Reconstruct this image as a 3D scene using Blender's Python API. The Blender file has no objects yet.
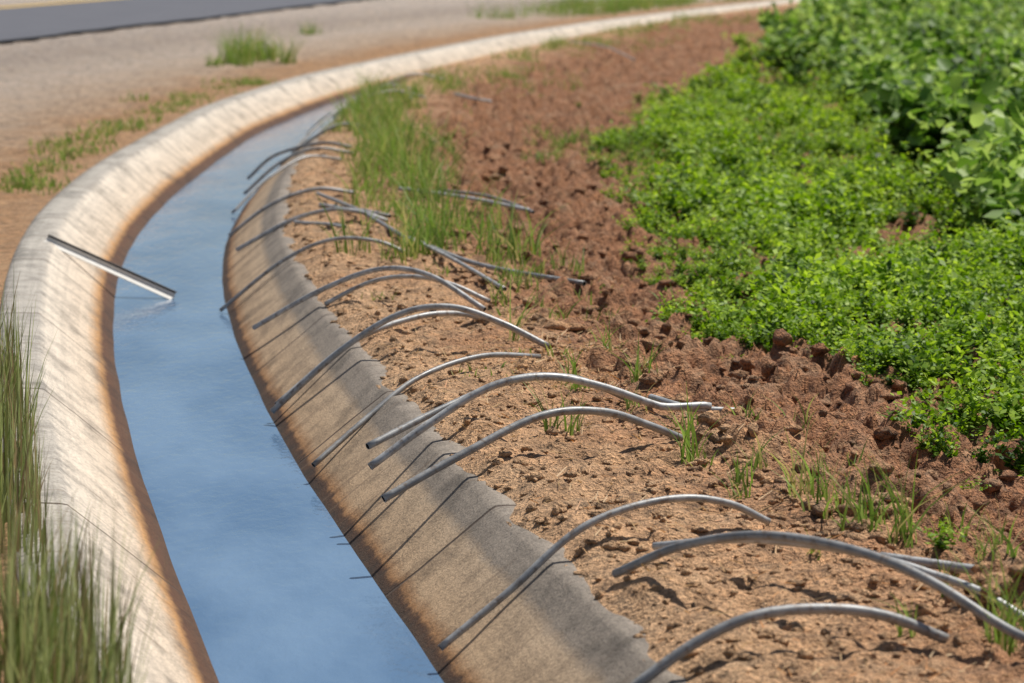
import bpy, bmesh, math, numpy as np
from mathutils import Vector
rng=np.random.default_rng(7)
scene=bpy.context.scene
# ---------------------------------------------------------------- helpers
def smooth(t): t=np.clip(t,0,1); return t*t*(3-2*t)
def _h(ix,iy,s):
    v=np.sin(ix*127.1+iy*311.7+s*74.7)*43758.5453
    return v-np.floor(v)
def vn(x,y,s=0):
    ix=np.floor(x);iy=np.floor(y);fx=x-ix;fy=y-iy
    fx=fx*fx*(3-2*fx);fy=fy*fy*(3-2*fy)
    a=_h(ix,iy,s);b=_h(ix+1,iy,s);c=_h(ix,iy+1,s);d=_h(ix+1,iy+1,s)
    return (a*(1-fx)+b*fx)*(1-fy)+(c*(1-fx)+d*fx)*fy
def fbm(x,y,o=4,s=0):
    r=0;a=.5;t=0
    for i in range(o):
        r=r+a*vn(x,y,s+i*3.3);t+=a;a*=.5;x=x*2.03+5.1;y=y*2.03+1.7
    return r/t-.5
def lumps(x,y,s):
    """rounded clods, one of random size per lattice cell"""
    ix=np.floor(x);iy=np.floor(y);out=np.zeros_like(x)
    for a in (-1,0,1):
        for b in (-1,0,1):
            cx=ix+a;cy=iy+b
            px=cx+.15+.7*_h(cx,cy,s);py=cy+.15+.7*_h(cx,cy,s+2)
            R=.15+.6*_h(cx,cy,s+4)**2
            q=1-((x-px)**2+(y-py)**2)/(R*R)
            out=np.maximum(out,R*np.sqrt(np.clip(q,0,1)))
    return out
CP=np.array([(-60,14.2),(0,1.65),(9,-.24),(11.3,-.72),(13.1,-1.10),(15.2,-1.53),(17.4,-1.93),(20.4,-2.43),(23.8,-2.9),(26.8,-3.2),(31.3,-3.42),(34.5,-3.44),(42.6,-3.4),(51.6,-2.66),(58.7,-1.5),(72,.85),(84.7,3.8),(102.5,8.8),(150,24),(400,104)])
_g=np.arange(-60,400,.25);_c=np.interp(_g,CP[:,0],CP[:,1])
_k=np.exp(-.5*(np.arange(-24,25)/7.)**2);_k/=_k.sum()
_cs=np.convolve(np.pad(_c,24,mode='reflect',reflect_type='odd'),_k,'valid')
def C(y): return np.interp(y,_g,_cs)
def H(x,y):
    x=np.asarray(x,float);y=np.asarray(y,float)
    n=x-C(y)
    e=.99+.18*fbm(y*2.1,y*0+3,4,1)
    zr=-.04+.10*smooth((n-e+.1)/.3)-.17*smooth((n-2.2)/1.2)
    amp=smooth((n-.95)/.3)
    fld=smooth((n-2.1+fbm(x*.8,y*.8,2,40)*1.6)/.6)
    wx=x+.09*fbm(x*5,y*5,3,50);wy=y+.09*fbm(x*5,y*5,3,52)
    rg=np.abs(fbm(x*7,y*7,3,19))*2
    zr=zr+amp*((1-fld)*(.06*fbm(x*2.2,y*2.2,3,5)+.06*fbm(x*9,y*9,4,9)+.035*lumps(wx*9,wy*9,60)+.03*lumps(wx*5,wy*5,61)-.005)
        +fld*(.18*fbm(x*1.6,y*1.6,3,15)-.10*rg+.0+.16*lumps(wx*3.4,wy*3.4,62)+.12*lumps(wx*7,wy*7,66)+.06*lumps(wx*14,wy*14,68)+.05*fbm(x*14,y*14,3,23)))
    zl=-.015-.05*smooth((-n-1.3)/3)+smooth((-n-1.25)/.4)*(.10*fbm(x*1.2,y*1.2,3,31)+.05*fbm(x*5,y*5,2,33))
    zm=np.where(n<-.95,-.06,np.maximum(np.where(np.abs(n)>.95,0,(np.abs(n)-.95)*.84)-.07,-.75))
    return np.where(n>.93,zr,np.where(n<-1.2,zl,zm))
def mesh(name,v,f,uv=None,mat=None,sm=False):
    v=np.asarray(v,np.float32).reshape(-1,3);f=np.asarray(f,np.int32)
    me=bpy.data.meshes.new(name);k=f.shape[1]
    me.vertices.add(len(v));me.vertices.foreach_set('co',v.ravel())
    me.loops.add(f.size);me.loops.foreach_set('vertex_index',f.ravel())
    me.polygons.add(len(f));me.polygons.foreach_set('loop_start',np.arange(0,f.size,k,dtype=np.int32))
    if sm: me.polygons.foreach_set('use_smooth',np.ones(len(f),bool))
    if uv is not None:
        l=me.uv_layers.new(name='UVMap');l.data.foreach_set('uv',np.asarray(uv,np.float32)[f.ravel()].ravel())
    me.update(calc_edges=True)
    ob=bpy.data.objects.new(name,me);scene.collection.objects.link(ob)
    if mat: me.materials.append(mat)
    return ob
def gridfaces(R,Cn):
    i=np.arange(R-1)[:,None]*Cn+np.arange(Cn-1)[None,:]
    return np.stack([i,i+1,i+1+Cn,i+Cn],-1).reshape(-1,4)
class M:
    def __init__(s,name):
        s.m=bpy.data.materials.new(name);s.m.use_nodes=True;s.t=s.m.node_tree;s.t.nodes.clear()
        s.out=s.n('ShaderNodeOutputMaterial')
    def n(s,ty,ins=None,**k):
        nd=s.t.nodes.new(ty)
        for a,b in k.items(): setattr(nd,a,b)
        if ins:
            for a,b in ins.items():
                if isinstance(b,bpy.types.NodeSocket): s.t.links.new(b,nd.inputs[a])
                else: nd.inputs[a].default_value=b
        return nd
    def ramp(s,fac,stops):
        nd=s.n('ShaderNodeValToRGB',{'Fac':fac});cr=nd.color_ramp
        while len(cr.elements)<len(stops): cr.elements.new(.5)
        for e,(p,c) in zip(cr.elements,stops):
            e.position=p;e.color=(c[0],c[1],c[2],1) if not isinstance(c,(int,float)) else (c,c,c,1)
        return nd.outputs[0]
    def math(s,op,a,b=0.,c=0.):
        return s.n('ShaderNodeMath',{0:a,1:b,2:c},operation=op).outputs[0]
    def mix(s,fac,a,b,bt='MIX'):
        nd=s.n('ShaderNodeMix',data_type='RGBA',blend_type=bt)
        for i,v in ((0,fac),(6,a),(7,b)):
            if isinstance(v,bpy.types.NodeSocket): s.t.links.new(v,nd.inputs[i])
            else: nd.inputs[i].default_value=v if i==0 else (v[0],v[1],v[2],1)
        return nd.outputs[2]
    def noise(s,scale,det=4,rough=.6,vec=None):
        d={'Scale':scale,'Detail':det,'Roughness':rough}
        if vec is not None: d['Vector']=vec
        return s.n('ShaderNodeTexNoise',d).outputs[0]
    def fin(s,col,rough=.9,bump=None,bs=.5,bd=.01,**k):
        ins={'Base Color':col,'Roughness':rough};ins.update(k)
        b=s.n('ShaderNodeBsdfPrincipled')
        for a,v in ins.items():
            a=a.replace('_',' ')
            if isinstance(v,bpy.types.NodeSocket): s.t.links.new(v,b.inputs[a])
            else: b.inputs[a].default_value=v if not isinstance(v,tuple) else (*v,1)
        if bump is not None:
            bn=s.n('ShaderNodeBump',{'Height':bump,'Strength':bs,'Distance':bd});s.t.links.new(bn.outputs[0],b.inputs['Normal'])
        s.t.links.new(b.outputs[0],s.out.inputs[0]);return s.m
def leafmat(name,stops,tr=.4,rough=.5,spec=.2):
    m=M(name);uv=m.n('ShaderNodeUVMap').outputs[0];sx=m.n('ShaderNodeSeparateXYZ',{0:uv})
    col=m.ramp(sx.outputs[0],stops)
    b=m.n('ShaderNodeBsdfPrincipled',{'Base Color':col,'Roughness':rough})
    b.inputs['Specular IOR Level'].default_value=spec
    hs=m.n('ShaderNodeHueSaturation',{'Value':1.5,'Saturation':1.1,'Color':col})
    t=m.n('ShaderNodeBsdfTranslucent',{'Color':hs.outputs[0]})
    mx=m.n('ShaderNodeMixShader',{0:tr,1:b.outputs[0],2:t.outputs[0]})
    m.t.links.new(mx.outputs[0],m.out.inputs[0]);return m.m
# ---------------------------------------------------------------- materials
def ground_mat():
    m=M('soil');tc=m.n('ShaderNodeTexCoord').outputs['Object']
    uv=m.n('ShaderNodeUVMap').outputs[0];n=m.n('ShaderNodeSeparateXYZ',{0:uv}).outputs[0]
    big=m.noise(.9,3,.6,tc);mid=m.noise(8,4,.7,tc);fine=m.noise(48,3,.7,tc)
    nn=m.math('ADD',n,m.math('MULTIPLY_ADD',big,2.4,-1.2))
    t=m.n('ShaderNodeMapRange',{'Value':nn,'From Min':-20.,'From Max':20.}).outputs[0]
    f=lambda v:(v+20)/40
    col=m.ramp(t,[(f(-14),(.52,.43,.36)),(f(-9),(.40,.32,.26)),(f(-6),(.54,.43,.34)),(f(-3.6),(.50,.35,.235)),(f(-2.0),(.46,.25,.115)),(f(.9),(.64,.39,.21)),(f(1.8),(.58,.32,.16)),(f(2.6),(.39,.18,.085)),(f(9),(.34,.155,.075))])
    col=m.mix(1,col,m.ramp(mid,[(.3,.42),(.5,1.),(.7,1.35)]),'MULTIPLY')  # low noise values put the shade of soil crevices into the colour
    col=m.mix(1,col,m.ramp(fine,[(.32,.42),(.5,1.),(.68,1.35)]),'MULTIPLY')
    pale=m.ramp(m.noise(2.6,4,.8,tc),[(.5,0.),(.62,.5)])
    col=m.mix(pale,col,m.mix(1,m.mix(.5,col,(.78,.54,.33)),m.ramp(fine,[(.35,.55),(.5,1.)]),'MULTIPLY'))
    h=m.math('ADD',m.math('MULTIPLY',mid,2.),fine)
    return m.fin(col,.95,h,1.,.055)
def conc_mat():
    m=M('concrete');tc=m.n('ShaderNodeTexCoord').outputs['Object']
    uv=m.n('ShaderNodeUVMap').outputs[0];sp=m.n('ShaderNodeSeparateXYZ',{0:uv});n=sp.outputs[0];yy=sp.outputs[1]
    mid=m.noise(4.5,5,.7,tc);fine=m.noise(70,3,.7,tc);lo=m.noise(.8,3,.5,tc)
    nn=m.math('ADD',n,m.math('MULTIPLY_ADD',mid,.10,-.05))
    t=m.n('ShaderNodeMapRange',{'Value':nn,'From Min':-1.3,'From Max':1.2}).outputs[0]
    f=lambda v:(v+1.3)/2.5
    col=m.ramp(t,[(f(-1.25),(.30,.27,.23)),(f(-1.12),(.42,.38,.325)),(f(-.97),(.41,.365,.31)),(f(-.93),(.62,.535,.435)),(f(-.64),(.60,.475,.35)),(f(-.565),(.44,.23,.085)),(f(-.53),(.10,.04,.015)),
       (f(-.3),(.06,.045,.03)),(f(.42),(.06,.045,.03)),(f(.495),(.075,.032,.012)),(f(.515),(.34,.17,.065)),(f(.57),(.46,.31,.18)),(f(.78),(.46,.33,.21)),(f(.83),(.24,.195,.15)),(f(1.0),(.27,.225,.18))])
    st2=m.n('ShaderNodeMapping',{'Vector':uv,'Scale':(3.,1.6,1.)}).outputs[0]
    blot=m.noise(1.,5,.7,st2)
    col=m.mix(1,col,m.ramp(blot,[(.34,.6),(.48,1.),(.7,1.1)]),'MULTIPLY')
    col=m.mix(1,col,m.ramp(mid,[(.36,.72),(.5,1.),(.68,1.12)]),'MULTIPLY')
    col=m.mix(1,col,m.ramp(fine,[(.32,.58),(.5,1.),(.7,1.22)]),'MULTIPLY')
    st3=m.n('ShaderNodeMapping',{'Vector':uv,'Scale':(30.,.25,1.)}).outputs[0]
    col=m.mix(1,col,m.ramp(m.noise(1.,3,.6,st3),[(.3,.88),(.5,1.),(.7,1.07)]),'MULTIPLY')
    dr=m.n('ShaderNodeMapping',{'Vector':uv,'Scale':(1.1,13.,1.)}).outputs[0]
    drip=m.ramp(m.noise(1.,3,.6,dr),[(.60,0.),(.68,.5)])
    col=m.mix(drip,col,(.14,.09,.055))
    j=m.math('PINGPONG',m.math('ADD',yy,m.math('MULTIPLY',lo,.1)),1.6)
    jm=m.ramp(j,[(0.,1.),(.011,.85),(.018,0.)])
    col=m.mix(jm,col,(.07,.045,.03))
    h=m.math('SUBTRACT',m.math('ADD',fine,mid),m.math('MULTIPLY',jm,2.))
    return m.fin(col,.88,h,.6,.012)
def water_mat():
    m=M('ditch_water');tc=m.n('ShaderNodeTexCoord').outputs['Object']
    mp=m.n('ShaderNodeMapping',{'Vector':tc,'Scale':(1.,.4,1.)}).outputs[0]
    a=m.noise(14,3,.6,mp);b=m.noise(1.6,3,.5,mp)
    col=m.mix(m.ramp(b,[(.35,0.),(.65,1.)]),(.085,.155,.26),(.145,.23,.345))
    return m.fin(col,.02,m.math('ADD',m.math('MULTIPLY',a,.4),b),.55,.03,IOR=1.40)
def tube_mat(name,c1,c2,met):
    m=M(name);tc=m.n('ShaderNodeTexCoord').outputs['Object']
    oi=m.n('ShaderNodeObjectInfo').outputs['Random']
    a=m.noise(9,5,.65,tc);col=m.mix(m.ramp(a,[(.35,0.),(.65,1.)]),c1,c2)
    col=m.mix(1,col,m.ramp(oi,[(0.,.65),(1.,1.2)]),'MULTIPLY')
    dirt=m.ramp(m.noise(26,5,.7,tc),[(.52,0.),(.66,.8)]);col=m.mix(dirt,col,(.17,.12,.085))
    return m.fin(col,m.ramp(a,[(.3,.35),(.7,.6)]),m.noise(80,3,.6,tc),.25,.003,Metallic=met)
SOIL=ground_mat();CONC=conc_mat();WATER=water_mat()
TUBE=tube_mat('weathered_aluminium',(.27,.27,.265),(.47,.465,.45),.2)
m=M('tube_inside');DARK=m.fin((.01,.01,.01),.9)  # near-black: darkness of the hollow end put into the colour
# ---------------------------------------------------------------- ground
back=-np.geomspace(8,3000,25)[::-1]
mid0=np.linspace(-6,8,29)
fr=[8.05]
while fr[-1]<120: fr.append(fr[-1]*1.0022)
far=np.geomspace(122,4000,45)
Y=np.concatenate([back,mid0,fr,far])
NL=np.concatenate([-np.geomspace(20,3000,25)[::-1],-np.arange(3,19.9,.3)[::-1],-np.arange(1.25,2.98,.07)[::-1],[-1.21,-1.1,-.97,-.93,-.6,-.2,.2,.6,.92]])
NR=np.concatenate([np.arange(.935,4.6,.019),np.arange(4.62,8,.06),np.arange(8.1,22,.25),np.geomspace(22.5,3000,25)])
N=np.concatenate([NL,NR])
YY,NN=np.meshgrid(Y,N,indexing='ij');XX=C(YY)+NN
mesh('ground',np.stack([XX,YY,H(XX,YY)],-1),gridfaces(len(Y),len(N)),np.stack([NN,YY],-1).reshape(-1,2),SOIL,True)
prof=np.array([(-1.25,-.14),(-1.25,-.03),(-1.24,.0),(-1.20,.012),(-1.1,.014),(-1.0,.012),(-.97,.008),(-.945,-.012),(-.8,-.128),(-.65,-.254),(-.45,-.42),(-.2,-.63),(.2,-.63),(.45,-.42),(.6,-.296),(.75,-.17),(.93,-.02),(.955,-.004),(1.0,0),(1.1,0),(1.1,-.14)])
yl=np.concatenate([np.linspace(-58,8,60),np.arange(8.2,60,.2),np.arange(60.5,395,.8)])
A,B=np.meshgrid(yl,np.arange(len(prof)),indexing='ij')
n_=prof[B,0];z_=prof[B,1]+.012*fbm(A*.7,n_*3,3,61)
n2=n_+.02*fbm(A*.9+7,n_*2,4,62)
mesh('concrete_ditch_lining',np.stack([C(A)+n2,A,z_],-1),gridfaces(len(yl),len(prof)),np.stack([n_,A],-1).reshape(-1,2),CONC,True)
wn=np.linspace(-.52,.52,7);A,B=np.meshgrid(yl,wn,indexing='ij')
mesh('ditch_water',np.stack([C(A)+B,A,A*0-.42],-1),gridfaces(len(yl),7),None,WATER,True)
# ---------------------------------------------------------------- road
m=M('asphalt');tc=m.n('ShaderNodeTexCoord').outputs['Object']
c=m.mix(m.noise(.6,5,.6,tc),(.08,.08,.095),(.13,.13,.145));c=m.mix(1,c,m.ramp(m.noise(40,4,.7,tc),[(.3,.7),(.7,1.25)]),'MULTIPLY')
ASPH=m.fin(c,.9,m.noise(60,3,.6,tc),.4,.01)
m=M('yellow_paint');YEL=m.fin(m.mix(m.noise(6,4,.6),(.6,.36,.05),(.68,.46,.12)),.7)
def strip(name,o0,o1,z,mat):
    yr=np.arange(-200,900,2.);v=[]
    for y in yr:
        xe=-12.2+(y-67.4)*.143
        w=.5*float(fbm(np.array(y*.35),np.array(1.),3,5)) if name=='road' else 0
        v+=[(xe+o1+w,y,z),(xe+o0,y,z)]
    return mesh(name,v,gridfaces(len(yr),2),None,mat)
strip('road',-10.8,0,.03,ASPH);strip('road_edge_line',-10.3,-9.6,.036,YEL)
# ---------------------------------------------------------------- blades / leaves
def blades(name,base,h,lean,az,w,rnd,mat,K=4):
    B=len(h);t=np.linspace(0,1,K+1)[None,:]
    dx=np.cos(az)[:,None];dy=np.sin(az)[:,None]
    hor=(lean*h)[:,None]*t**1.8
    px=base[:,0:1]+dx*hor;py=base[:,1:2]+dy*hor
    pz=base[:,2:3]+h[:,None]*(t-.25*lean[:,None]*t**2.2)
    fa=rng.uniform(0,math.pi,B)
    ww=w[:,None]*.5*np.maximum(1-t**1.6,.06)
    fx=np.cos(fa)[:,None]*ww;fy=np.sin(fa)[:,None]*ww
    V=np.stack([np.stack([px-fx,py-fy,pz],-1),np.stack([px+fx,py+fy,pz],-1)],2).reshape(-1,3)
    o=(np.arange(B)*(K+1)*2)[:,None]+np.arange(K)[None,:]*2
    F=np.stack([o,o+1,o+3,o+2],-1).reshape(-1,4)
    uv=np.stack([np.repeat(rnd,(K+1)*2),np.tile(np.repeat(t[0],2),B)],-1)
    return mesh(name,V,F,uv,mat)
GRASS=leafmat('green_grass',[(0,(.50,.40,.20)),(.16,(.42,.40,.14)),(.34,(.20,.29,.06)),(.7,(.15,.25,.045)),(1,(.32,.42,.12))],.35)
REED=leafmat('reed_stems',[(0,(.10,.06,.03)),(.22,(.44,.33,.18)),(.38,(.13,.11,.045)),(.6,(.14,.19,.045)),(1,(.48,.52,.22))],.3)
WEED=leafmat('weed_leaves',[(0,(.035,.08,.010)),(.4,(.16,.28,.025)),(1,(.44,.58,.085))],.40)  # dark end stands in for shade low in the plants
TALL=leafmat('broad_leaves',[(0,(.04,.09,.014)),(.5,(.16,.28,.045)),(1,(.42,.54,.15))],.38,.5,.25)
STRAW=leafmat('dry_straw',[(0,(.45,.28,.12)),(.5,(.6,.42,.22)),(1,(.55,.24,.08))],.2)
B=3700;d=rng.uniform(8.6,17.0,B);n=-1.12-rng.uniform(0,1,B)**1.4*1.2
e=700;d[:e]=rng.uniform(8.5,10.6,e);n[:e]=rng.uniform(-1.35,-.98,e)
x=C(d)+n
cl=fbm(x*2.4,d*1.6,3,77);q=(cl>-.08)|(rng.uniform(0,1,B)<.2);x=x[q];d=d[q];cl=cl[q];n=n[q];B=len(x)
base=np.stack([x,d,np.full(B,-.02)],-1)
h=rng.uniform(.18,.68,B)*(1+cl*1.4)
az=rng.normal(0,1.4,B);lean=rng.uniform(.0,.42,B)**1.4
rn=np.clip(rng.uniform(0,1,B)*.95+cl*.7+.04,0,1)
blades('reed_clump',base,h,lean,az,rng.uniform(.006,.015,B),rn,REED,5)
def tuft(name,pts,mat=GRASS,w=(.006,.012)):
    bs=[];hh=[]
    for (x,y,r,hgt,cnt) in pts:
        a=rng.uniform(0,6.28,cnt);q=r*np.sqrt(rng.uniform(0,1,cnt))
        X=x+q*np.cos(a);Yv=y+q*np.sin(a)*1.3
        bs.append(np.stack([X,Yv,H(X,Yv)-.01],-1));hh.append(hgt*rng.uniform(.35,1.1,cnt))
    bs=np.concatenate(bs);hh=np.concatenate(hh);B=len(hh)
    return blades(name,bs,hh,rng.uniform(.1,.9,B),rng.uniform(0,6.28,B),rng.uniform(*w,B),rng.uniform(0,1,B)**.8,mat,4)
P=[(.02,17.5,.05,.6,10),(.55,16.8,.05,.34,12),(.85,13.55,.05,.36,16),(.19,14.2,.04,.38,12),(.305,14.2,.04,.28,10),(1.28,12.6,.06,.42,18),(1.46,11.9,.1,.34,34),(1.6,11.7,.07,.44,28),(1.37,12.3,.12,.3,34),(.7,15.6,.05,.28,16),(1.73,10.0,.08,.38,34),(1.8,10.3,.12,.32,38),(1.9,11.2,.1,.24,24),(1.41,10.2,.04,.2,10),(.79,16.2,.06,.3,16),(.3,18.5,.08,.24,14),(.1,20,.1,.32,22),(.45,21,.1,.28,18),(1.05,12.9,.05,.2,12),(1.5,13.0,.15,.2,22),(-.1,19.2,.08,.34,14),(1.15,13.2,.05,.26,10),(1.9,12.1,.1,.2,18),(.62,15.0,.04,.2,8),(1.62,10.7,.05,.22,12),(1.2,11.3,.04,.12,8)]
for i in range(36):
    d=rng.uniform(11,24);P.append((C(d)+rng.uniform(1.9,3.0),d,.06,rng.uniform(.08,.26),rng.integers(6,16)))
tuft('grass_tufts',P,w=(.007,.016))
P=[]
for i in range(150):
    d=rng.uniform(21.5,44);cx=np.interp(d,[21,24,30,37,44],[-.35,-.65,-1.15,-1.75,-1.9])
    P.append((cx+rng.normal(0,.29),d,.17,rng.uniform(.18,.62),24))
for i in range(100):
    d=rng.uniform(44,85);P.append((C(d)+1.5+abs(rng.normal(0,1.1)),d,.3,rng.uniform(.12,.38),30))
for i in range(34):
    P.append((rng.uniform(.2,1.6),rng.uniform(33,37),.15,.22,26))
for i in range(50):
    d=rng.uniform(14,40);P.append((C(d)+1.2+rng.gamma(2,.5),d,.12,rng.uniform(.05,.16),12))
tuft('bank_grass',P,w=(.009,.021))
P=[(-5.45+rng.normal(0,.3),58+rng.normal(0,1),.2,rng.uniform(.35,.95),46) for i in range(14)]
P+=[(-5.2,74,.3,.5,40),(-5.4,75,.25,.35,30)]
for i in range(70):
    d=rng.uniform(27,50);P.append((C(d)-1.45-abs(rng.normal(0,.45)),d,.3,rng.uniform(.06,.22),26))
for i in range(55):
    d=rng.uniform(88,114);P.append((C(d)-2.5-rng.uniform(0,4),d,.5,rng.uniform(.4,.9),50))
tuft('roadside_grass',P,w=(.012,.03))
def rep(name,tmpl,pos,scale,mat,vpl,fl,rs=.0):
    Vs=[];U=[];Fs=[];off=0
    k=rng.integers(0,len(tmpl),len(pos))
    for ti,(tv,tr) in enumerate(tmpl):
        I=np.where(k==ti)[0]
        if len(I)==0: continue
        a=rng.uniform(0,6.28,len(I));ca=np.cos(a)[:,None];sa=np.sin(a)[:,None];s=scale[I][:,None]
        X=(tv[None,:,0]*ca-tv[None,:,1]*sa)*s+pos[I,0:1];Yv=(tv[None,:,0]*sa+tv[None,:,1]*ca)*s+pos[I,1:2]
        Z=tv[None,:,2]*s*rng.uniform(.7,1.4,(len(I),1))+pos[I,2:3]
        Vs.append(np.stack([X,Yv,Z],-1).reshape(-1,3))
        r=np.clip(np.repeat(tr,vpl)[None,:]+rng.normal(0,.18,(len(I),1))+rs,0,1)
        U.append(np.stack([r,r*0],-1).reshape(-1,2))
        nl=len(tr)*len(I)
        Fs.append((np.arange(nl)[:,None,None]*vpl+fl[None]).reshape(-1,fl.shape[1])+off)
        off+=nl*vpl
    return mesh(name,np.concatenate(Vs),np.concatenate(Fs),np.concatenate(U),mat)
def norm(v): return v/np.linalg.norm(v,axis=-1,keepdims=True)
def shoots(ns,nodes,maxlean,l0,l1,wr,kind):
    c=[];a=[];tr=[]
    for i in range(ns):
        az=rng.uniform(0,6.28);le=rng.uniform(.05,maxlean);L=rng.uniform(.5,1.)
        for j in range(nodes):
            t=(j+rng.uniform(0,.9))/nodes
            le2=le*(1+.5*t)
            c.append((math.cos(az)*math.sin(le2)*L*t+rng.normal(0,.03),math.sin(az)*math.sin(le2)*L*t+rng.normal(0,.03),math.cos(le)*L*t))
            aa=rng.uniform(0,6.28);ev=rng.uniform(-.35,.8)
            l=rng.uniform(l0,l1)*(1.15-.4*t)
            a.append((math.cos(aa)*math.cos(ev)*l,math.sin(aa)*math.cos(ev)*l,math.sin(ev)*l))
            tr.append(np.clip(.0+.8*t*L+rng.normal(0,.2),0,1))  # tone rises with height: shaded base and lit tops put into leaf colour
    c=np.array(c);a=np.array(a);tr=np.array(tr)
    up=norm(np.array([0,0,1.])+rng.normal(0,.5,a.shape))
    ln=np.linalg.norm(a,axis=1,keepdims=True)
    b=norm(np.cross(up,a))*ln*wr;nrm=norm(np.cross(a,b))*ln
    if kind=='kite': V=np.stack([c,c+a*.55+b*.5,c+a,c+a*.55-b*.5],1)
    else: V=np.stack([c,c+a*.12+b*.5+nrm*.10,c+a*.55+b*.42+nrm*.08,c+a-nrm*.12,c+a*.55-b*.42+nrm*.08,c+a*.12-b*.5+nrm*.10],1)
    return V.reshape(-1,3),tr
KF=np.array([[0,1,2,3]]);BF=np.array([[0,1,2,3],[0,3,4,5]])
xb=lambda d:np.interp(d,[9,12.6,13.6,15.6,18.9,26.4,31,41,53.5,76,110],[5.,3.2,2.35,1.85,1.2,1.0,1.05,1.9,3.6,7.3,12.])
W1=[shoots(13,12,.95,.12,.25,.55,'kite') for i in range(6)]
def put(cnt,d0,d1,hthr,s0,s1):
    d=np.sqrt(rng.uniform(d0*d0,d1*d1,cnt));x=rng.uniform(0,1,cnt)*(.18*d+.7-.9)+.9
    edge=xb(d)+fbm(x*1.1,d*.6,3,90)*1.4
    hole=fbm(x*.9+3,d*.45,3,95)
    ok=(x>edge)&(hole>hthr)&(fbm(x*2.6,d*1.8,2,97)>-.17);x=x[ok];d=d[ok];edge=edge[ok]
    sc=rng.uniform(s0,s1,len(d))*(1+1.7*fbm(x*1.7,d*1.,2,99))*np.clip(.6+(x-edge)*.7,.6,1.15)
    return x,d,sc
a=put(2400,12.5,25,-.2,.13,.30);b=put(2900,25,46,-.22,.16,.36)
x=np.concatenate([a[0],b[0]]);d=np.concatenate([a[1],b[1]]);sc=np.concatenate([a[2],b[2]])
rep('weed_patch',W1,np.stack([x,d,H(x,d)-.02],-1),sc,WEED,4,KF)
W2=[shoots(10,8,1.0,.22,.34,.6,'kite') for i in range(3)]
d=rng.uniform(44,118,3900);x=rng.uniform(1.8,22,3900)
ok=(x>xb(d)+fbm(x*.5,d*.3,3,91)*2)&(x<.18*d+1);d=d[ok];x=x[ok]
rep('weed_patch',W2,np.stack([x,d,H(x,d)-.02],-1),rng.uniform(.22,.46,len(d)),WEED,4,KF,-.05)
q=np.array([(1.42,18.1),(1.3,18.3),(.9,22),(1.0,24),(.5,34),(.8,35),(1.2,35.5),(.6,36),(1.0,34.4),(1.3,34),(.3,39),(1.0,43),(1.35,17.3),(2.5,12.2),(1.75,11.6),(2.1,12.9)])
rep('weed_patch',W1,np.stack([q[:,0],q[:,1],H(q[:,0],q[:,1])-.01],-1),rng.uniform(.1,.2,len(q)),WEED,4,KF)
T1=[shoots(8,11,.6,.17,.29,.9,'broad') for i in range(6)]
d=rng.uniform(24,118,5200);x=rng.uniform(3.6,23,5200)
lim=np.interp(d,[24,28,37,58,110],[4.0,4.1,4.5,5.4,13.])+fbm(x*.6,d*.4,2,120)*1.6
ok=(x>lim)&(x<.18*d+.9)&(rng.uniform(0,1,5200)<np.interp(d,[24,50,118],[1,.8,.4]));d=d[ok];x=x[ok]
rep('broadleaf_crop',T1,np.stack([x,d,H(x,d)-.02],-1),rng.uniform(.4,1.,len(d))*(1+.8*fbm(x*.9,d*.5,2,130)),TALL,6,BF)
# ---------------------------------------------------------------- clods + straw
bm=bmesh.new();bmesh.ops.create_icosphere(bm,subdivisions=2,radius=1);bm.verts.ensure_lookup_table()
iv=np.array([v.co[:] for v in bm.verts]);itf=np.array([[v.index for v in f.verts] for f in bm.faces]);bm.free()
cnt=8000
d=9.3*(36/9.3)**rng.uniform(0,1,cnt);n=np.where(rng.uniform(0,1,cnt)<.45,rng.uniform(.98,2.3,cnt),rng.uniform(2.0,5.5,cnt));x=C(d)+n
ok=(x<.18*d+.3);d=d[ok];x=x[ok];n=n[ok];cnt=len(d)
r=.006+.034*rng.uniform(0,1,cnt)**2.8*np.where(n>2.2,1.7,.75)
jit=1+.2*rng.normal(0,1,(cnt,42,1))
R=rng.uniform(.6,1.3,(cnt,1,3))*np.array([1,1,.65])
p=iv[None]*jit*R*r[:,None,None]
Vs=p+np.stack([x,d,H(x,d)+r*.15],-1)[:,None,:]
F=(np.arange(cnt)[:,None,None]*42+itf[None]).reshape(-1,3)
mesh('soil_clods',Vs,F,np.stack([np.repeat(n-.6,42),np.repeat(d,42)],-1),SOIL)
cnt=2000;d=9.3*(32/9.3)**rng.uniform(0,1,cnt);n=1.0+rng.gamma(2.,.35,cnt);x=C(d)+n
cx=rng.uniform(0,1,cnt)<.4;x=np.where(cx,rng.normal(.35,.3,cnt),x);d=np.where(cx,rng.normal(16.6,.9,cnt),d)
a=rng.uniform(0,6.28,cnt);L=rng.uniform(.02,.09,cnt);w=rng.uniform(.0015,.004,cnt)
c0=np.stack([x,d,H(x,d)+.008],-1);dv=np.stack([np.cos(a)*L,np.sin(a)*L,rng.uniform(-.2,.6,cnt)*L],-1);sv=np.stack([-np.sin(a)*w,np.cos(a)*w,w*.5],-1)
V=np.stack([c0-sv,c0+sv,c0+dv+sv*.5,c0+dv-sv*.5],1).reshape(-1,3)
mesh('straw_litter',V,np.arange(cnt*4).reshape(-1,4),np.stack([np.repeat(rng.uniform(0,1,cnt),4)]*2,-1),STRAW)
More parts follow.
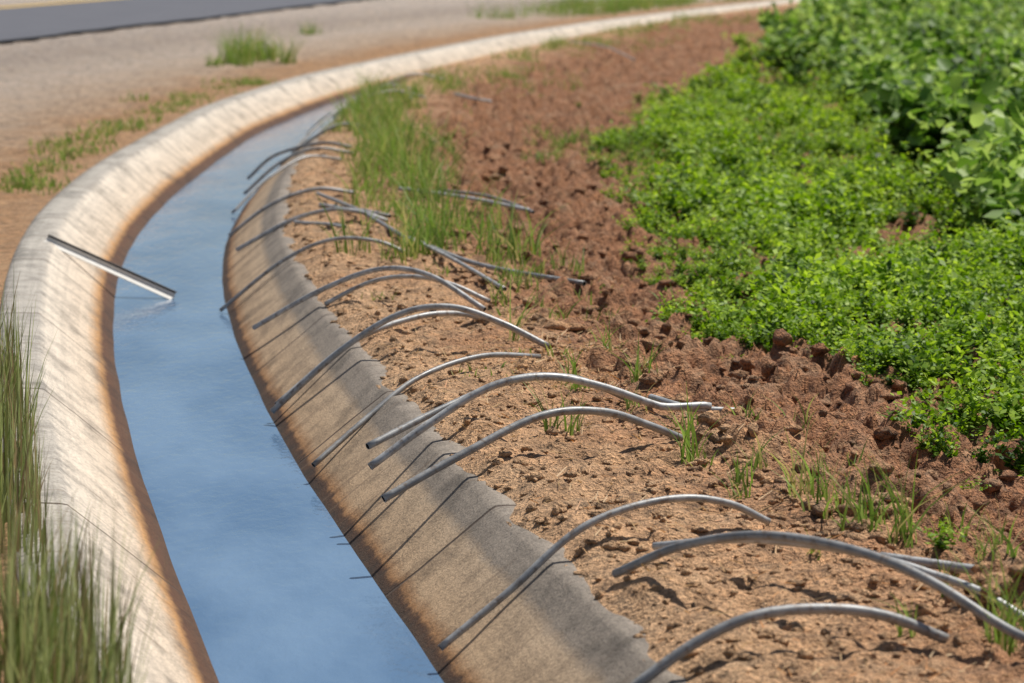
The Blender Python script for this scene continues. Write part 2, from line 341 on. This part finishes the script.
# ---------------------------------------------------------------- tubes: (x, y, z) in cm
TUBES="""29,975,-14 44,977,-1 65,981,13 86,985,21 111,989,22 132,993,18 152,996,9
-29,1145,-32 -1,1156,-11 24,1165,10 45,1173,19 70,1183,22 91,1191,18 108,1197,9
40,1104,8 64,1081,24 92,1054,34 122,1025,35 147,1000,29 175,973,14 183,966,9
56,1122,15 88,1098,23 120,1074,25 144,1055,23 164,1040,18 186,1023,9
144,1112,13 186,1093,11
-60,1325,-7 -25,1342,10 13,1360,26 43,1374,26 67,1386,17 83,1394,9
-70,1399,-6 -41,1408,14 -11,1417,31 17,1425,35 44,1433,29 75,1442,17 101,1450,9
-72,1417,1 -32,1445,17 2,1468,27 28,1487,25 46,1500,18 63,1511,9
73,1495,13 91,1461,13 117,1458,11
-108,1541,-32 -78,1569,-9 -52,1594,8 -18,1626,15 16,1658,9
-146,1727,-34 -104,1722,4 -68,1717,27 -37,1713,32 -7,1710,23 22,1706,9
-144,1734,-31 -100,1762,3 -64,1785,15 -36,1803,16 -14,1817,9
-182,2003,-21 -133,1964,10 -90,1931,29 -55,1904,28 -18,1875,9
-128,1949,3 -97,1940,19 -69,1932,24 -42,1924,20 -15,1916,9
-230,2237,-40 -182,2227,-1 -142,2218,18 -106,2211,18 -81,2205,9
-242,2498,-21 -194,2482,6 -158,2469,17 -131,2460,16 -107,2452,9
-270,2707,-31 -231,2711,-2 -188,2715,13 -150,2718,9
-297,3014,-39 -265,3049,-8 -225,3091,14 -189,3130,9
-310,3330,-30 -277,3325,-2 -222,3315,13 -186,3307,9
-300,3880,-40 -270,3930,-10 -235,4000,13 -202,4053,9
-300,4150,-35 -265,4120,-5 -210,4100,16 -166,4030,9
-230,4220,-5 -195,4240,20 -160,4270,20 -130,4300,9
-183,2681,12 -133,2490,14 -87,2302,11
-87,2302,12 -47,2134,14 -5,1966,11
-82,2287,12 -24,2095,13 51,2003,10
-108,2733,12 -39,2611,14 16,2546,9
-69,2712,12 -20,2637,13 19,2530,9
-188,2467,5 -139,2374,9
-175,2593,9 -107,2492,9
-87,4353,12 -55,4226,12 -30,4224,8
132,6479,12 201,6142,14 243,5624,8
-167,4429,12 -148,4215,12
-290,3560,-32 -255,3580,-3 -215,3600,16 -180,3620,9
-280,4450,-30 -240,4470,0 -200,4490,18 -150,4520,9
-250,4780,-25 -210,4800,5 -165,4820,20 -115,4850,9
-300,3180,-34 -262,3195,-1 -222,3205,15 -180,3215,9"""
def sweep(name,pts,r=.0175,mat=TUBE):
    P=np.array(pts,float);n=len(P)
    if n==2: P=np.array([P[0],(P[0]+P[1])/2,P[1]]);n=3
    E=np.vstack([2*P[0]-P[1],P,2*P[-1]-P[-2]]);out=[]
    for i in range(n-1):
        p0,p1,p2,p3=E[i:i+4]
        for t in np.linspace(0,1,8,endpoint=False):
            out.append(.5*((2*p1)+(-p0+p2)*t+(2*p0-5*p1+4*p2-p3)*t*t+(-p0+3*p1-3*p2+p3)*t**3))
    out.append(P[-1]);Q=np.array(out)
    on=(Q[:,0]-C(Q[:,1]))>1.0
    need=np.where(on,np.maximum(H(Q[:,0],Q[:,1])+.014-Q[:,2],0),0)
    pd=np.pad(need,3,mode='edge');need=np.max([pd[i:i+len(need)] for i in range(7)],axis=0)
    need=np.convolve(np.pad(need,3,mode='edge'),np.ones(7)/7,'valid')
    Q[:,2]+=need
    T=norm(np.gradient(Q,axis=0));up=np.array([0,0,1.]);S=norm(np.cross(T,up));U=np.cross(S,T)
    K=14;an=np.linspace(0,2*math.pi,K,endpoint=False)
    def ring(i,rr,sh=0): return Q[i]+T[i]*sh+rr*(np.cos(an)[:,None]*S[i]+np.sin(an)[:,None]*U[i])
    L=len(Q)-1
    rings=[ring(0,r*.8,.05),ring(0,r*.82)]+[ring(i,r) for i in range(L+1)]+[ring(L,r*.82),ring(L,r*.8,-.05)]
    V=np.concatenate(rings);R=len(rings)
    F=[(i*K+j,i*K+(j+1)%K,(i+1)*K+(j+1)%K,(i+1)*K+j) for i in range(R-1) for j in range(K)]
    ob=mesh(name,V,F,None,mat,True)
    ob.data.materials.append(DARK)
    for p in ob.data.polygons:
        q=p.index//K
        if q==0 or q==R-2: p.material_index=1
    return ob
for line in TUBES.splitlines():
    sweep('siphon_tube',[[float(a)/100 for a in p.split(',')] for p in line.split()],r=rng.choice([.0155,.018,.0195]))
def board():
    a=np.array([-3.86,23.65,.045]);b=np.array([-2.76,23.25,-.385]);T=norm(b-a)
    F_=np.array([0,-1,0.]);F_=norm(F_-T*np.dot(F_,T));U=np.cross(T,F_);U=U if U[2]>0 else -U
    bm=bmesh.new()
    prof=[(0,-.030),(.05,-.052),(.056,-.046),(.006,-.018),(.006,.006),(.006,.022),(-.03,.022),(-.03,.012),(0,.012)]
    rows=[[bm.verts.new(p-F_*q[0]*-1+U*q[1]) for q in prof] for p in (a,b)]
    k=len(prof)
    for i in range(k): bm.faces.new([rows[0][i],rows[0][(i+1)%k],rows[1][(i+1)%k],rows[1][i]])
    bm.faces.new(rows[0][::-1]);bm.faces.new(rows[1])
    bmesh.ops.recalc_face_normals(bm,faces=bm.faces)
    me=bpy.data.meshes.new('angle_board');bm.to_mesh(me);bm.free()
    o=bpy.data.objects.new('angle_board',me);scene.collection.objects.link(o)
    mm=M('weathered_board');me.materials.append(mm.fin(mm.mix(mm.noise(20,4,.6),(.8,.78,.72),(.6,.55,.48)),.6))
    m2=M('dark_board_top');me.materials.append(m2.fin((.03,.025,.02),.7))
    for p in me.polygons:
        if np.dot(np.array(p.center)-a,U)>.004: p.material_index=1
board()
# ---------------------------------------------------------------- light, world, camera
el=math.radians(62);az=math.radians(48)
w=bpy.data.worlds.new('World');scene.world=w;w.use_nodes=True;nt=w.node_tree
sk=nt.nodes.new('ShaderNodeTexSky');sk.sky_type='NISHITA';sk.sun_disc=False;sk.sun_elevation=el;sk.sun_rotation=az
bg=nt.nodes['Background'];bg.inputs[1].default_value=.07;nt.links.new(sk.outputs[0],bg.inputs[0])
L=bpy.data.lights.new('sun','SUN');L.energy=5.0;L.angle=math.radians(.5);L.color=(1,.965,.90)
lo=bpy.data.objects.new('sun',L);scene.collection.objects.link(lo)
S=Vector((math.sin(az)*math.cos(el),math.cos(az)*math.cos(el),math.sin(el)));lo.rotation_euler=S.to_track_quat('Z','Y').to_euler()
cam=bpy.data.cameras.new('camera');co=bpy.data.objects.new('camera',cam);scene.collection.objects.link(co);scene.camera=co
co.location=(0,.36,2.535);co.rotation_euler=(math.radians(90-8.227),0,0)
cam.lens=98.97;cam.sensor_width=36;cam.clip_end=10000
cam.dof.use_dof=True;cam.dof.focus_distance=14;cam.dof.aperture_fstop=2.8
scene.view_settings.view_transform='Standard';scene.view_settings.look='None';scene.view_settings.exposure=0
